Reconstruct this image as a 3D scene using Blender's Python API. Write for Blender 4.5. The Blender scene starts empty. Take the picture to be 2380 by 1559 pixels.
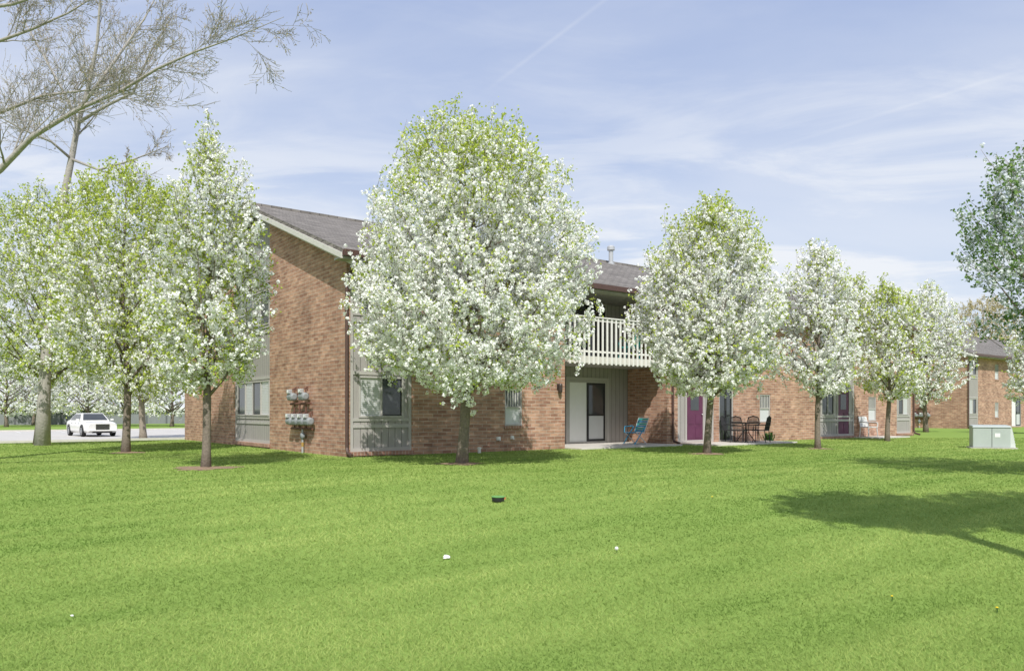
import bpy, bmesh, math, random
import numpy as np
from mathutils import Vector, Matrix, noise as mnoise
random.seed(5)
scn = bpy.context.scene
COL = scn.collection
PI = math.pi
# ------------------------------------------------------------------ geometry of the place
F, CU, HV, CAMZ = 1785.0, 1190.0, 957.0, 1.15
A0 = math.radians(37.1)
E1 = (math.cos(A0), math.sin(A0)); E2 = (-math.sin(A0), math.cos(A0))
C0 = (-4.2, 19.5)
def sst(a, b, x):
    t = np.clip((x-a)/(b-a), 0, 1); return t*t*(3-2*t)
def to_local(x, y):
    dx, dy = x-C0[0], y-C0[1]
    return dx*E1[0]+dy*E1[1], dx*E2[0]+dy*E2[1]
def L2W(s, w, z=0.0):
    return Vector((C0[0]+s*E1[0]+w*E2[0], C0[1]+s*E1[1]+w*E2[1], z))
def terrain(x, y):
    s, w = to_local(x, y)
    z = -0.4*sst(14, 26, w)*(1-sst(25, 45, s))
    return z - 0.3*(1-sst(4.5, 15, y))
def gp(u, v):
    """ground point seen at photo position (u,v)"""
    z = 0.0
    for _ in range(30):
        Y = F*(CAMZ-z)/(v-HV); X = (u-CU)/F*Y
        z = 0.5*z+0.5*float(terrain(X, Y))
    return Vector((X, Y, float(terrain(X, Y))))
def at(u, v, Y):
    return Vector(((u-CU)/F*Y, Y, CAMZ+(HV-v)/F*Y))

# ------------------------------------------------------------------ mesh helpers
class MB:
    def __init__(s): s.v=[]; s.f=[]; s.m=[]
    def poly(s, pts, mi=0):
        n=len(s.v); s.v += [tuple(p) for p in pts]; s.f.append(tuple(range(n, n+len(pts)))); s.m.append(mi)
    def hexa(s, p, mi=0):
        n=len(s.v); s.v += [tuple(q) for q in p]
        for f in ((0,3,2,1),(4,5,6,7),(0,1,5,4),(1,2,6,5),(2,3,7,6),(3,0,4,7)):
            s.f.append(tuple(n+i for i in f)); s.m.append(mi)
    def box(s, x0,x1,y0,y1,z0,z1, mi=0, T=None):
        p=[Vector(q) for q in ((x0,y0,z0),(x1,y0,z0),(x1,y1,z0),(x0,y1,z0),(x0,y0,z1),(x1,y0,z1),(x1,y1,z1),(x0,y1,z1))]
        if T: p=[T@q for q in p]
        s.hexa(p, mi)
    def tube(s, pts, rad, n=6, mi=0):
        pts=[Vector(p) for p in pts]
        if not hasattr(rad,'__len__'): rad=[rad]*len(pts)
        base=len(s.v); prev=None
        for i,p in enumerate(pts):
            t=(pts[min(i+1,len(pts)-1)]-pts[max(i-1,0)])
            if t.length<1e-9: t=Vector((0,0,1))
            t.normalize()
            if prev is None:
                a=t.cross(Vector((0,0,1)) if abs(t.z)<.9 else Vector((1,0,0))).normalized()
            else:
                a=(prev-t*prev.dot(t))
                a=a.normalized() if a.length>1e-6 else t.orthogonal().normalized()
            prev=a; b=t.cross(a)
            for k in range(n):
                an=2*PI*k/n; q=p+(a*math.cos(an)+b*math.sin(an))*rad[i]; s.v.append((q.x,q.y,q.z))
        for i in range(len(pts)-1):
            for k in range(n):
                k2=(k+1)%n
                s.f.append((base+i*n+k, base+i*n+k2, base+(i+1)*n+k2, base+(i+1)*n+k)); s.m.append(mi)
        s.f.append(tuple(base+k for k in reversed(range(n)))); s.m.append(mi)
        e=base+(len(pts)-1)*n
        s.f.append(tuple(e+k for k in range(n))); s.m.append(mi)
    def lathe(s, prof, n=16, T=None, mi=0):
        base=len(s.v)
        for r,z in prof:
            for k in range(n):
                an=2*PI*k/n; q=Vector((r*math.cos(an), r*math.sin(an), z))
                if T: q=T@q
                s.v.append(tuple(q))
        for i in range(len(prof)-1):
            for k in range(n):
                k2=(k+1)%n
                s.f.append((base+i*n+k, base+i*n+k2, base+(i+1)*n+k2, base+(i+1)*n+k)); s.m.append(mi)
        s.f.append(tuple(base+k for k in reversed(range(n)))); s.m.append(mi)
        e=base+(len(prof)-1)*n
        s.f.append(tuple(e+k for k in range(n))); s.m.append(mi)
    def build(s, name, mats, parent=None, smooth=False, bevel=0, uv=True):
        me=bpy.data.meshes.new(name); me.from_pydata(s.v, [], s.f)
        if not isinstance(mats,(list,tuple)): mats=[mats]
        for m in mats: me.materials.append(m)
        if len(mats)>1: me.polygons.foreach_set('material_index', s.m)
        if uv and len(s.f)<6000:
            ul=me.uv_layers.new(name='UVMap')
            for p in me.polygons:
                n=p.normal
                for li in p.loop_indices:
                    c=me.vertices[me.loops[li].vertex_index].co
                    if abs(n.z)>.6: q=(c.x,c.y)
                    elif abs(n.x)>abs(n.y): q=(c.y,c.z)
                    else: q=(c.x,c.z)
                    ul.data[li].uv=q
        if smooth: me.polygons.foreach_set('use_smooth',[True]*len(me.polygons))
        me.update()
        o=bpy.data.objects.new(name, me); COL.objects.link(o)
        if parent is not None: o.parent=parent
        if bevel:
            b=o.modifiers.new('bev','BEVEL'); b.width=bevel; b.segments=2; b.limit_method='ANGLE'
        return o
def empty(name, loc, rz=0):
    o=bpy.data.objects.new(name, None); COL.objects.link(o); o.location=loc; o.rotation_euler=(0,0,rz)
    o.empty_display_size=.2
    return o
def tag(o, label=None, cat=None, group=None, kind=None):
    if label: o['label']=label
    if cat: o['category']=cat
    if group: o['group']=group
    if kind: o['kind']=kind
    return o

# ------------------------------------------------------------------ materials
def newmat(name):
    m=bpy.data.materials.new(name); m.use_nodes=True; nt=m.node_tree; nt.nodes.clear()
    out=nt.nodes.new('ShaderNodeOutputMaterial'); return m, nt, out
def N(nt, t, **kw):
    n=nt.nodes.new(t)
    for k,v in kw.items():
        if k in n.inputs: n.inputs[k].default_value=v
        else: setattr(n,k,v)
    return n
def c4(c): return (c[0],c[1],c[2],1)
def mixc(nt, f, a, b):
    n=nt.nodes.new('ShaderNodeMix'); n.data_type='RGBA'
    for i,x in ((0,f),(6,a),(7,b)):
        if hasattr(x,'is_linked') or hasattr(x,'links'): nt.links.new(x, n.inputs[i])
        else: n.inputs[i].default_value = x if i==0 else c4(x)
    return n.outputs[2]
def M(name, col, rough=.6, var=.15, scale=6, bump=0, spec=.3, metal=0, coat=0):
    m,nt,out=newmat(name)
    b=N(nt,'ShaderNodeBsdfPrincipled'); b.inputs['Roughness'].default_value=rough
    b.inputs['Specular IOR Level'].default_value=spec; b.inputs['Metallic'].default_value=metal
    b.inputs['Coat Weight'].default_value=coat
    tc=N(nt,'ShaderNodeTexCoord'); no=N(nt,'ShaderNodeTexNoise'); no.inputs['Scale'].default_value=scale; no.inputs['Detail'].default_value=6
    nt.links.new(tc.outputs['Object'], no.inputs['Vector'])
    a=[x*(1-var) for x in col]; c=[min(1,x*(1+var)) for x in col]
    nt.links.new(mixc(nt, no.outputs['Fac'], a, c), b.inputs['Base Color'])
    if bump:
        bp=N(nt,'ShaderNodeBump'); bp.inputs['Strength'].default_value=bump; bp.inputs['Distance'].default_value=.02
        nt.links.new(no.outputs['Fac'], bp.inputs['Height']); nt.links.new(bp.outputs[0], b.inputs['Normal'])
    nt.links.new(b.outputs[0], out.inputs[0]); return m
def brick_mat(name, c1, c2, mortar, bw, rh, ms, rough=.85, bump=.4, patch=.25):
    m,nt,out=newmat(name)
    b=N(nt,'ShaderNodeBsdfPrincipled'); b.inputs['Roughness'].default_value=rough; b.inputs['Specular IOR Level'].default_value=.2
    tc=N(nt,'ShaderNodeTexCoord'); br=N(nt,'ShaderNodeTexBrick')
    br.inputs['Scale'].default_value=1; br.inputs['Brick Width'].default_value=bw; br.inputs['Row Height'].default_value=rh
    br.inputs['Mortar Size'].default_value=ms; br.inputs['Mortar Smooth'].default_value=.3
    br.inputs['Color1'].default_value=c4(c1); br.inputs['Color2'].default_value=c4(c2); br.inputs['Mortar'].default_value=c4(mortar)
    br.offset=.5
    nt.links.new(tc.outputs['UV'], br.inputs['Vector'])
    no=N(nt,'ShaderNodeTexNoise'); no.inputs['Scale'].default_value=.9; no.inputs['Detail'].default_value=7; no.inputs['Roughness'].default_value=.65
    nt.links.new(tc.outputs['UV'], no.inputs['Vector'])
    mp=N(nt,'ShaderNodeMapping'); mp.inputs['Scale'].default_value=(2.2,9.0,1); nt.links.new(tc.outputs['UV'], mp.inputs[0])
    n2=N(nt,'ShaderNodeTexNoise'); n2.inputs['Scale'].default_value=1.4; n2.inputs['Detail'].default_value=3
    nt.links.new(mp.outputs[0], n2.inputs['Vector'])
    add=N(nt,'ShaderNodeMath',operation='ADD'); nt.links.new(no.outputs['Fac'],add.inputs[0]); nt.links.new(n2.outputs['Fac'],add.inputs[1])
    mr=N(nt,'ShaderNodeMapRange'); mr.inputs['From Min'].default_value=.7; mr.inputs['From Max'].default_value=1.3
    mr.inputs['To Min'].default_value=1-patch; mr.inputs['To Max'].default_value=1+patch
    nt.links.new(add.outputs[0], mr.inputs['Value'])
    vm=N(nt,'ShaderNodeVectorMath',operation='SCALE'); nt.links.new(br.outputs['Color'], vm.inputs[0]); nt.links.new(mr.outputs[0], vm.inputs['Scale'])
    nt.links.new(vm.outputs[0], b.inputs['Base Color'])
    bp=N(nt,'ShaderNodeBump'); bp.inputs['Strength'].default_value=bump; bp.inputs['Distance'].default_value=.008; bp.invert=True
    nt.links.new(br.outputs['Fac'], bp.inputs['Height']); nt.links.new(bp.outputs[0], b.inputs['Normal'])
    nt.links.new(b.outputs[0], out.inputs[0]); return m
def siding_mat(name, col, pitch=.2):
    m,nt,out=newmat(name)
    b=N(nt,'ShaderNodeBsdfPrincipled'); b.inputs['Roughness'].default_value=.75; b.inputs['Specular IOR Level'].default_value=.2
    tc=N(nt,'ShaderNodeTexCoord'); sp=N(nt,'ShaderNodeSeparateXYZ'); nt.links.new(tc.outputs['UV'], sp.inputs[0])
    d=N(nt,'ShaderNodeMath',operation='DIVIDE'); d.inputs[1].default_value=pitch; nt.links.new(sp.outputs[0], d.inputs[0])
    fr=N(nt,'ShaderNodeMath',operation='FRACT'); nt.links.new(d.outputs[0], fr.inputs[0])
    lt=N(nt,'ShaderNodeMath',operation='LESS_THAN'); lt.inputs[1].default_value=.09; nt.links.new(fr.outputs[0], lt.inputs[0])
    no=N(nt,'ShaderNodeTexNoise'); no.inputs['Scale'].default_value=2.5; no.inputs['Detail'].default_value=8
    mp=N(nt,'ShaderNodeMapping'); mp.inputs['Scale'].default_value=(3,.6,1); nt.links.new(tc.outputs['UV'], mp.inputs[0]); nt.links.new(mp.outputs[0], no.inputs['Vector'])
    base=mixc(nt, no.outputs['Fac'], [x*.82 for x in col], [x*1.15 for x in col])
    g=N(nt,'ShaderNodeMix'); g.data_type='RGBA'; nt.links.new(lt.outputs[0], g.inputs[0]); nt.links.new(base, g.inputs[6]); g.inputs[7].default_value=c4([x*.55 for x in col])
    nt.links.new(g.outputs[2], b.inputs['Base Color'])
    bp=N(nt,'ShaderNodeBump'); bp.invert=True; bp.inputs['Distance'].default_value=.01; nt.links.new(lt.outputs[0], bp.inputs['Height']); nt.links.new(bp.outputs[0], b.inputs['Normal'])
    nt.links.new(b.outputs[0], out.inputs[0]); return m
def leaf_mat(name, ca, cb, trans=.35):
    m,nt,out=newmat(name)
    at_=N(nt,'ShaderNodeAttribute'); at_.attribute_name='tint'
    col=mixc(nt, at_.outputs['Fac'], ca, cb)
    d=N(nt,'ShaderNodeBsdfDiffuse'); nt.links.new(col, d.inputs[0])
    if trans:
        t=N(nt,'ShaderNodeBsdfTranslucent'); mx=N(nt,'ShaderNodeMixShader'); mx.inputs[0].default_value=trans
        nt.links.new(col, t.inputs[0]); nt.links.new(d.outputs[0], mx.inputs[1]); nt.links.new(t.outputs[0], mx.inputs[2]); nt.links.new(mx.outputs[0], out.inputs[0])
    else: nt.links.new(d.outputs[0], out.inputs[0])
    return m
def glass_mat(name, col):
    return M(name, col, rough=.06, var=.3, scale=1.5, spec=.6)

MT = dict(
 brick=brick_mat('brick', (.32,.172,.12), (.49,.30,.21), (.47,.38,.31), .30,.1,.009, patch=.38),
 brick_dk=brick_mat('brick_sill', (.32,.17,.125), (.41,.24,.18), (.46,.38,.32), .1,.2,.009),
 shingle=brick_mat('shingle', (.165,.15,.135), (.24,.22,.20), (.08,.074,.068), .33,.15,.012, bump=.6, patch=.3),
 siding=siding_mat('siding', (.375,.352,.335)),
 trim=M('trim', (.44,.42,.395), .7, .1, 5),
 cream=M('cream_paint', (.60,.585,.54), .6, .1, 5),
 rail=M('rail_paint', (.80,.785,.75), .6, .06, 5),
 white=M('white_paint', (.8,.8,.78), .5, .05, 5),
 gutter=M('gutter', (.10,.058,.05), .4, .2, 5),
 glass=glass_mat('glass', (.06,.066,.07)),
 blind=M('blind', (.60,.61,.615), .25, .05, 4, spec=.5),
 screen=M('screen', (.14,.145,.15), .5, .1, 30),
 dark=M('dark_metal', (.03,.03,.032), .45, .2, 8),
 purple=M('purple_paint', (.125,.04,.085), .5, .25, 3),
 concrete=M('concrete', (.56,.53,.48), .9, .18, 3, bump=.2),
 road=M('road', (.50,.48,.45), .9, .15, .6, bump=.1),
 bark=M('bark', (.20,.165,.135), .9, .45, 22, bump=.8, spec=.1),
 bark2=M('bark_grey', (.36,.335,.31), .9, .3, 14, bump=.8, spec=.1),
 bark3=M('bark_pale', (.28,.24,.19), .9, .4, 16, bump=.8, spec=.1),
 mulch=M('mulch', (.27,.19,.13), .95, .5, 25, bump=.8),
 blossom=leaf_mat('blossom', (.88,.88,.84), (.98,.98,.97), .28),
 blossom_shaded=leaf_mat('blossom_shade_tone', (.60,.64,.66), (.80,.83,.84), .25),  # white petals greyed so the right-edge crown looks shaded
 leaf=leaf_mat('young_leaf', (.26,.38,.05), (.60,.66,.13), .4),
 leaf_dk=leaf_mat('dark_or_shaded_leaf', (.07,.15,.045), (.24,.36,.11), .35),  # shade of the right-edge crown put into the green; also plain plant leaves
 bud=leaf_mat('bud', (.32,.23,.16), (.50,.46,.25), .3),
 bud_pale=leaf_mat('pale_bud', (.40,.32,.17), (.58,.52,.28), .35),
 meter=M('meter_grey', (.27,.29,.30), .45, .1, 8),
 rust=M('rust_pipe', (.15,.07,.05), .6, .3, 15),
 yellow=M('yellow_paint', (.42,.27,.08), .5, .1, 8),
 carpaint=M('car_paint', (.80,.79,.75), .25, .02, 3, coat=.6),
 tyre=M('tyre', (.02,.02,.02), .8, .2, 20), chrome=M('chrome', (.6,.6,.6), .2, .05, 5, metal=1),
 lamp=M('headlamp', (.55,.58,.6), .1, .1, 10, spec=.8),
 blue=M('blue_webbing', (.05,.30,.50), .7, .2, 20), teal=M('teal_webbing', (.05,.42,.40), .6, .2, 12),
 alu=M('aluminium', (.62,.64,.66), .35, .05, 8, metal=.15),
 xgreen=M('transformer_green', (.41,.45,.43), .5, .1, 4),
 xlouver=M('louver', (.58,.61,.59), .5, .08, 4),
 wplastic=M('white_plastic', (.62,.62,.61), .4, .04, 4),
 lime=M('lime_rim', (.16,.38,.12), .4, .1, 8), orange=M('orange', (.5,.18,.07), .5, .1, 8),
 dandel=M('dandelion_yellow', (.85,.6,.02), .7, .1, 20), fluff=M('fluff', (.72,.72,.68), .9, .1, 40),
 paper=M('paper', (.82,.82,.80), .8, .06, 20),
 gwall=siding_mat('garage_panel', (.25,.26,.27), 2.4),
 lampbrown=M('lamp_brown', (.06,.045,.04), .4, .2, 8),
 silver=M('galvanised', (.47,.48,.49), .45, .1, 8, metal=.3),
)
# ------------------------------------------------------------------ ground
def axis_vals(lo, hi, near_lo, near_hi, step, grow=1.25):
    v=list(np.arange(near_lo, near_hi+1e-6, step)); st=step; x=near_hi
    while x<hi: st*=grow; x+=st; v.append(min(x,hi))
    st=step; x=near_lo; pre=[]
    while x>lo: st*=grow; x-=st; pre.append(max(x,lo))
    return np.array(pre[::-1]+v)
def ground_mat():
    m,nt,out=newmat('lawn_soil')
    b=N(nt,'ShaderNodeBsdfPrincipled'); b.inputs['Roughness'].default_value=.95; b.inputs['Specular IOR Level'].default_value=.03
    tc=N(nt,'ShaderNodeTexCoord')
    n1=N(nt,'ShaderNodeTexNoise'); n1.inputs['Scale'].default_value=.35; n1.inputs['Detail'].default_value=8; n1.inputs['Roughness'].default_value=.7
    n2=N(nt,'ShaderNodeTexNoise'); n2.inputs['Scale'].default_value=18; n2.inputs['Detail'].default_value=8; n2.inputs['Roughness'].default_value=.75
    for n in (n1,n2): nt.links.new(tc.outputs['Object'], n.inputs['Vector'])
    a=mixc(nt, n1.outputs['Fac'], (.185,.285,.062), (.26,.36,.092))
    c=mixc(nt, n2.outputs['Fac'], (.7,.7,.7), (1.28,1.28,1.28))
    mu=N(nt,'ShaderNodeMix'); mu.data_type='RGBA'; mu.blend_type='MULTIPLY'; mu.inputs[0].default_value=1
    nt.links.new(a, mu.inputs[6]); nt.links.new(c, mu.inputs[7])
    nt.links.new(mu.outputs[2], b.inputs['Base Color'])
    bp=N(nt,'ShaderNodeBump'); bp.inputs['Strength'].default_value=.3; bp.inputs['Distance'].default_value=.02
    nt.links.new(n2.outputs['Fac'], bp.inputs['Height']); nt.links.new(bp.outputs[0], b.inputs['Normal'])
    nt.links.new(b.outputs[0], out.inputs[0]); return m
xs=axis_vals(-900, 900, -30, 40, .8); ys=axis_vals(-60, 1500, -4, 62, .8)
GX,GY=np.meshgrid(xs,ys); GZ=terrain(GX,GY)
nx,ny=len(xs),len(ys)
gme=bpy.data.meshes.new('ground')
idx=np.arange(nx*ny).reshape(ny,nx)
fa=np.stack([idx[:-1,:-1],idx[:-1,1:],idx[1:,1:],idx[1:,:-1]],-1).reshape(-1,4)
gme.from_pydata(np.stack([GX,GY,GZ],-1).reshape(-1,3).tolist(), [], fa.tolist())
gme.materials.append(ground_mat()); gme.polygons.foreach_set('use_smooth',[True]*len(gme.polygons))
go=bpy.data.objects.new('ground', gme); COL.objects.link(go); tag(go, kind='structure')

def sheet(name, s0,s1,w0,w1, dz, mat, step=2.0):
    mb=MB(); ns=max(1,int((s1-s0)/step)); nw=max(1,int((w1-w0)/step))
    for i in range(ns):
        for j in range(nw):
            q=[]
            for a,b in ((i,j),(i+1,j),(i+1,j+1),(i,j+1)):
                p=L2W(s0+(s1-s0)*a/ns, w0+(w1-w0)*b/nw); p.z=float(terrain(p.x,p.y))+dz; q.append(p)
            mb.poly(q)
    return tag(mb.build(name, mat), kind='structure')
sheet('road', -70, 24, 27.6, 54, .012, MT['road'])
for (w0,w1) in ((27.4,27.6),(54,54.2)):
    mb=MB(); p=[L2W(-70,w0,-.6),L2W(24,w0,-.6),L2W(24,w1,-.6),L2W(-70,w1,-.6)]; q=[Vector((a.x,a.y,-.28)) for a in p]
    mb.hexa(p+q); tag(mb.build('kerb', MT['concrete']), kind='structure')
for i in range(8):
    mb=MB(); s=-20+i*2.8
    mb.poly([L2W(s,48.6,-.382),L2W(s+.1,48.6,-.382),L2W(s+.1,53.8,-.382),L2W(s,53.8,-.382)])
    tag(mb.build('parking_line', MT['white']), kind='structure')
for (s0,s1,w0,w1) in ((7.36,11.98,-.75,1.88),(12.7,17.3,-1.7,-.06),(24.2,27.0,-1.2,-.06)):
    mb=MB(); p=[L2W(s0,w0,-.2),L2W(s1,w0,-.2),L2W(s1,w1,-.2),L2W(s0,w1,-.2)]
    mb.hexa(p+[Vector((a.x,a.y,.05)) for a in p]); tag(mb.build('patio', MT['concrete'], bevel=.01), kind='structure')

# ------------------------------------------------------------------ buildings
def P(ax,u,d,z): return (u,d,z) if ax=='x' else (d,u,z)
def abox(mb, ax,u0,u1,d0,d1,z0,z1,mi=0):
    if ax=='x': mb.box(u0,u1,d0,d1,z0,z1,mi)
    else: mb.box(d0,d1,u0,u1,z0,z1,mi)
def wall(mb, ax, plane, u0,u1,z0,z1, ops, mi=0):
    us=sorted(set([u0,u1]+[o[0] for o in ops]+[o[1] for o in ops])); zs=sorted(set([z0,z1]+[o[2] for o in ops]+[o[3] for o in ops]))
    for i in range(len(us)-1):
        for j in range(len(zs)-1):
            cu=(us[i]+us[i+1])/2; cz=(zs[j]+zs[j+1])/2
            if any(o[0]<cu<o[1] and o[2]<cz<o[3] for o in ops): continue
            mb.poly([P(ax,us[i],plane,zs[j]),P(ax,us[i+1],plane,zs[j]),P(ax,us[i+1],plane,zs[j+1]),P(ax,us[i],plane,zs[j+1])],mi)
    for a,b,c,d,r in ops:
        q=plane+r
        mb.poly([P(ax,a,plane,c),P(ax,a,plane,d),P(ax,a,q,d),P(ax,a,q,c)],mi)
        mb.poly([P(ax,b,plane,c),P(ax,b,plane,d),P(ax,b,q,d),P(ax,b,q,c)],mi)
        mb.poly([P(ax,a,plane,c),P(ax,b,plane,c),P(ax,b,q,c),P(ax,a,q,c)],mi)
        mb.poly([P(ax,a,plane,d),P(ax,b,plane,d),P(ax,b,q,d),P(ax,a,q,d)],mi)
def window(par, ax, pl, u0,u1,z0,z1, panes, fw=.05, bars=False, hung=False):
    """pl = depth of wall plane; panes = string of g(lass) b(lind) s(creen)"""
    mb=MB(); d0,d1=pl-.025,pl+.05
    abox(mb,ax,u0,u1,d0,d1,z1-fw,z1); abox(mb,ax,u0,u1,d0-.02,d1,z0,z0+fw)
    abox(mb,ax,u0,u0+fw,d0+.003,d1,z0+fw,z1-fw); abox(mb,ax,u1-fw,u1,d0+.003,d1,z0+fw,z1-fw)
    n=len(panes); W=(u1-u0-2*fw)/n
    for i in range(1,n):
        c=u0+fw+W*i; abox(mb,ax,c-.022,c+.022,d0+.006,d1,z0+fw,z1-fw)
    if hung: abox(mb,ax,u0+fw,u1-fw,d0+.006,d1,(z0+z1)/2-.025,(z0+z1)/2+.025)
    w=mb.build('window', MT['trim'], par)
    for i,c in enumerate(panes):
        a=u0+fw+W*i; b=a+W
        cells=[(z0+fw,z1-fw,c)]
        if hung: cells=[(z0+fw,(z0+z1)/2-.025,c),((z0+z1)/2+.025,z1-fw,'s' if bars else c)]
        for (za,zb,cc) in cells:
            m2=MB(); abox(m2,ax,a,b,pl+.015,pl+.03,za,zb)
            p=m2.build('pane', {'g':MT['glass'],'b':MT['blind'],'s':MT['screen']}[cc], w)
            if cc=='b': p['label']='pane with a white blind closed behind it'
            if cc=='b' and zb-za>.5:
                m3=MB(); k=int((zb-za)/.05)
                for q in range(1,k): abox(m3,ax,a+.01,b-.01,pl+.010,pl+.014,za+q*.05,za+q*.05+.006)
                m3.build('blind_slats', MT['trim'], w)
            if cc=='g':
                m3=MB(); f=.03
                abox(m3,ax,a+.001,a+f,pl+.004,pl+.014,za,zb); abox(m3,ax,b-f,b-.001,pl+.004,pl+.014,za,zb); abox(m3,ax,a+f,b-f,pl+.004,pl+.014,zb-f,zb); abox(m3,ax,a+f,b-f,pl+.004,pl+.014,za,za+f)
                m3.build('sash', MT['dark'], w)
    if bars:
        m4=MB()
        for q in range(1,6):
            c=u0+fw+(u1-u0-2*fw)*q/6; abox(m4,ax,c-.012,c+.012,pl-.01,pl+.005,(z0+z1)/2+.025,z1-fw)
        m4.build('window_bars', MT['cream'], w)
    return w
def patio_door(par, ax, pl, u0,u1,z0,z1, first='b'):
    mb=MB(); fw=.06; d0,d1=pl-.03,pl+.06
    abox(mb,ax,u0,u1,d0,d1,z1-fw,z1); abox(mb,ax,u0,u1,d0,d1,z0,z0+.05)
    abox(mb,ax,u0,u0+fw,d0+.003,d1,z0+.05,z1-fw); abox(mb,ax,u1-fw,u1,d0+.003,d1,z0+.05,z1-fw)
    d=mb.build('patio_door', MT['trim'], par); c=(u0+u1)/2
    m=MB(); abox(m,ax,u0+fw,c,pl+.01,pl+.03,z0+.05,z1-fw); q=m.build('fixed_pane', MT['white'] if first=='b' else MT['glass'], d)
    if first=='b': q['label']='glass panel with a white curtain drawn behind it'
    m=MB()
    abox(m,ax,c-.03,c+.06,pl-.012,pl+.008,z0+.05,z1-fw); abox(m,ax,u1-fw-.06,u1-fw,pl-.012,pl+.008,z0+.05,z1-fw)
    abox(m,ax,c+.06,u1-fw-.06,pl-.012,pl+.008,z1-fw-.08,z1-fw); abox(m,ax,c+.06,u1-fw-.06,pl-.012,pl+.008,z0+.05,z0+.13)
    abox(m,ax,c+.06,u1-fw-.06,pl-.010,pl+.006,z0+.95,z0+1.0)
    m.build('screen_frame', MT['dark'], d)
    m=MB(); abox(m,ax,c+.06,u1-fw-.06,pl+.009,pl+.025,z0+1.0,z1-fw-.08); m.build('pane', MT['glass'], d)
    m=MB(); abox(m,ax,c+.06,u1-fw-.06,pl+.009,pl+.025,z0+.13,z0+.95); m.build('pane', MT['blind'] if first=='b' else MT['glass'], d)
    m=MB(); abox(m,ax,c-.01,c+.02,pl-.05,pl-.012,z0+.9,z0+1.15); m.build('handle', MT['dark'], d)
def entry_door(par, ax, pl, u0,u1,z0,z1):
    m=MB(); abox(m,ax,u0,u1,pl+.0,pl+.045,z0,z1); d=m.build('door', MT['purple'], par)
    m=MB()
    for (a,b) in ((.08,.46),(.54,.92)):
        W=u1-u0
        abox(m,ax,u0+a*W,u0+b*W,pl-.012,pl-.001,z0+.15,z0+.55); abox(m,ax,u0+a*W,u0+b*W,pl-.012,pl-.001,z0+.65,z0+1.0)
    m.build('door_panel', MT['purple'], d)
    m=MB(); W=u1-u0; abox(m,ax,u0+.25*W,u0+.75*W,pl-.006,pl-.001,z0+1.15,z1-.18); m.build('door_glass', MT['glass'], d)
    m=MB()
    T=Matrix.Translation(P(ax,u1-.09,pl-.05,z0+1.0))
    m.lathe([(.001,-.03),(.025,-.02),(.03,0),(.025,.02),(.001,.03)],10,T); m.build('handle', MT['chrome'], d, smooth=True)
    m=MB(); f=.07
    abox(m,ax,u0-f,u0-.003,pl-.03,pl+.02,z0,z1+f); abox(m,ax,u1+.003,u1+f,pl-.03,pl+.02,z0,z1+f); abox(m,ax,u0-.003,u1+.003,pl-.03,pl+.02,z1+.003,z1+f)
    m.build('door_frame', MT['trim'], d)
def siding_panel(par, ax, pl, u0,u1,z0,z1, wins=(), doors=(), top_poly=None, sill=True):
    mb=MB(); ops=[(a,b,c,d,.05) for a,b,c,d,_ in wins]+[(a,b,c,d,.05) for a,b,c,d in doors]
    wall(mb,ax,pl,u0,u1,z0,z1,ops)
    if top_poly: mb.poly(top_poly)
    o=mb.build('siding_panel', MT['siding'], par)
    m=MB(); t=.09
    abox(m,ax,u0+.001,u0+t,pl-.03,pl-.002,z0,z1); abox(m,ax,u1-t,u1-.001,pl-.03,pl-.002,z0,z1)
    abox(m,ax,u0+t,u1-t,pl-.028,pl-.002,z0,z0+t)
    for a,b,c,d,_ in wins:
        abox(m,ax,u0+t,u1-t,pl-.026,pl-.002,c-.26,c-.17)
        abox(m,ax,u0+t,u1-t,pl-.026,pl-.002,d+.03,d+.12)
        abox(m,ax,u0+t,u1-t,pl-.024,pl-.002,c-.09,c-.01)
    m.build('trim_board', MT['trim'], o)
    if sill:
        m=MB(); abox(m,ax,u0-.05,u1+.02,pl-.14,pl+.02,z0-.1,z0-.004); m.build('sill', MT['brick_dk'], par)
    for a,b,c,d,st in wins: window(par,ax,pl,a,b,c,d,st)
    for a,b,c,d in doors: entry_door(par,ax,pl,a,b,c,d)
EV,RW,RZ,DEP = 5.2, 6.9, 7.73, 15.6
def zr(w): return EV+(RZ-EV)*w/RW if w<=RW else RZ-(RZ-EV)*(w-RW)/(DEP-RW)
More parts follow.
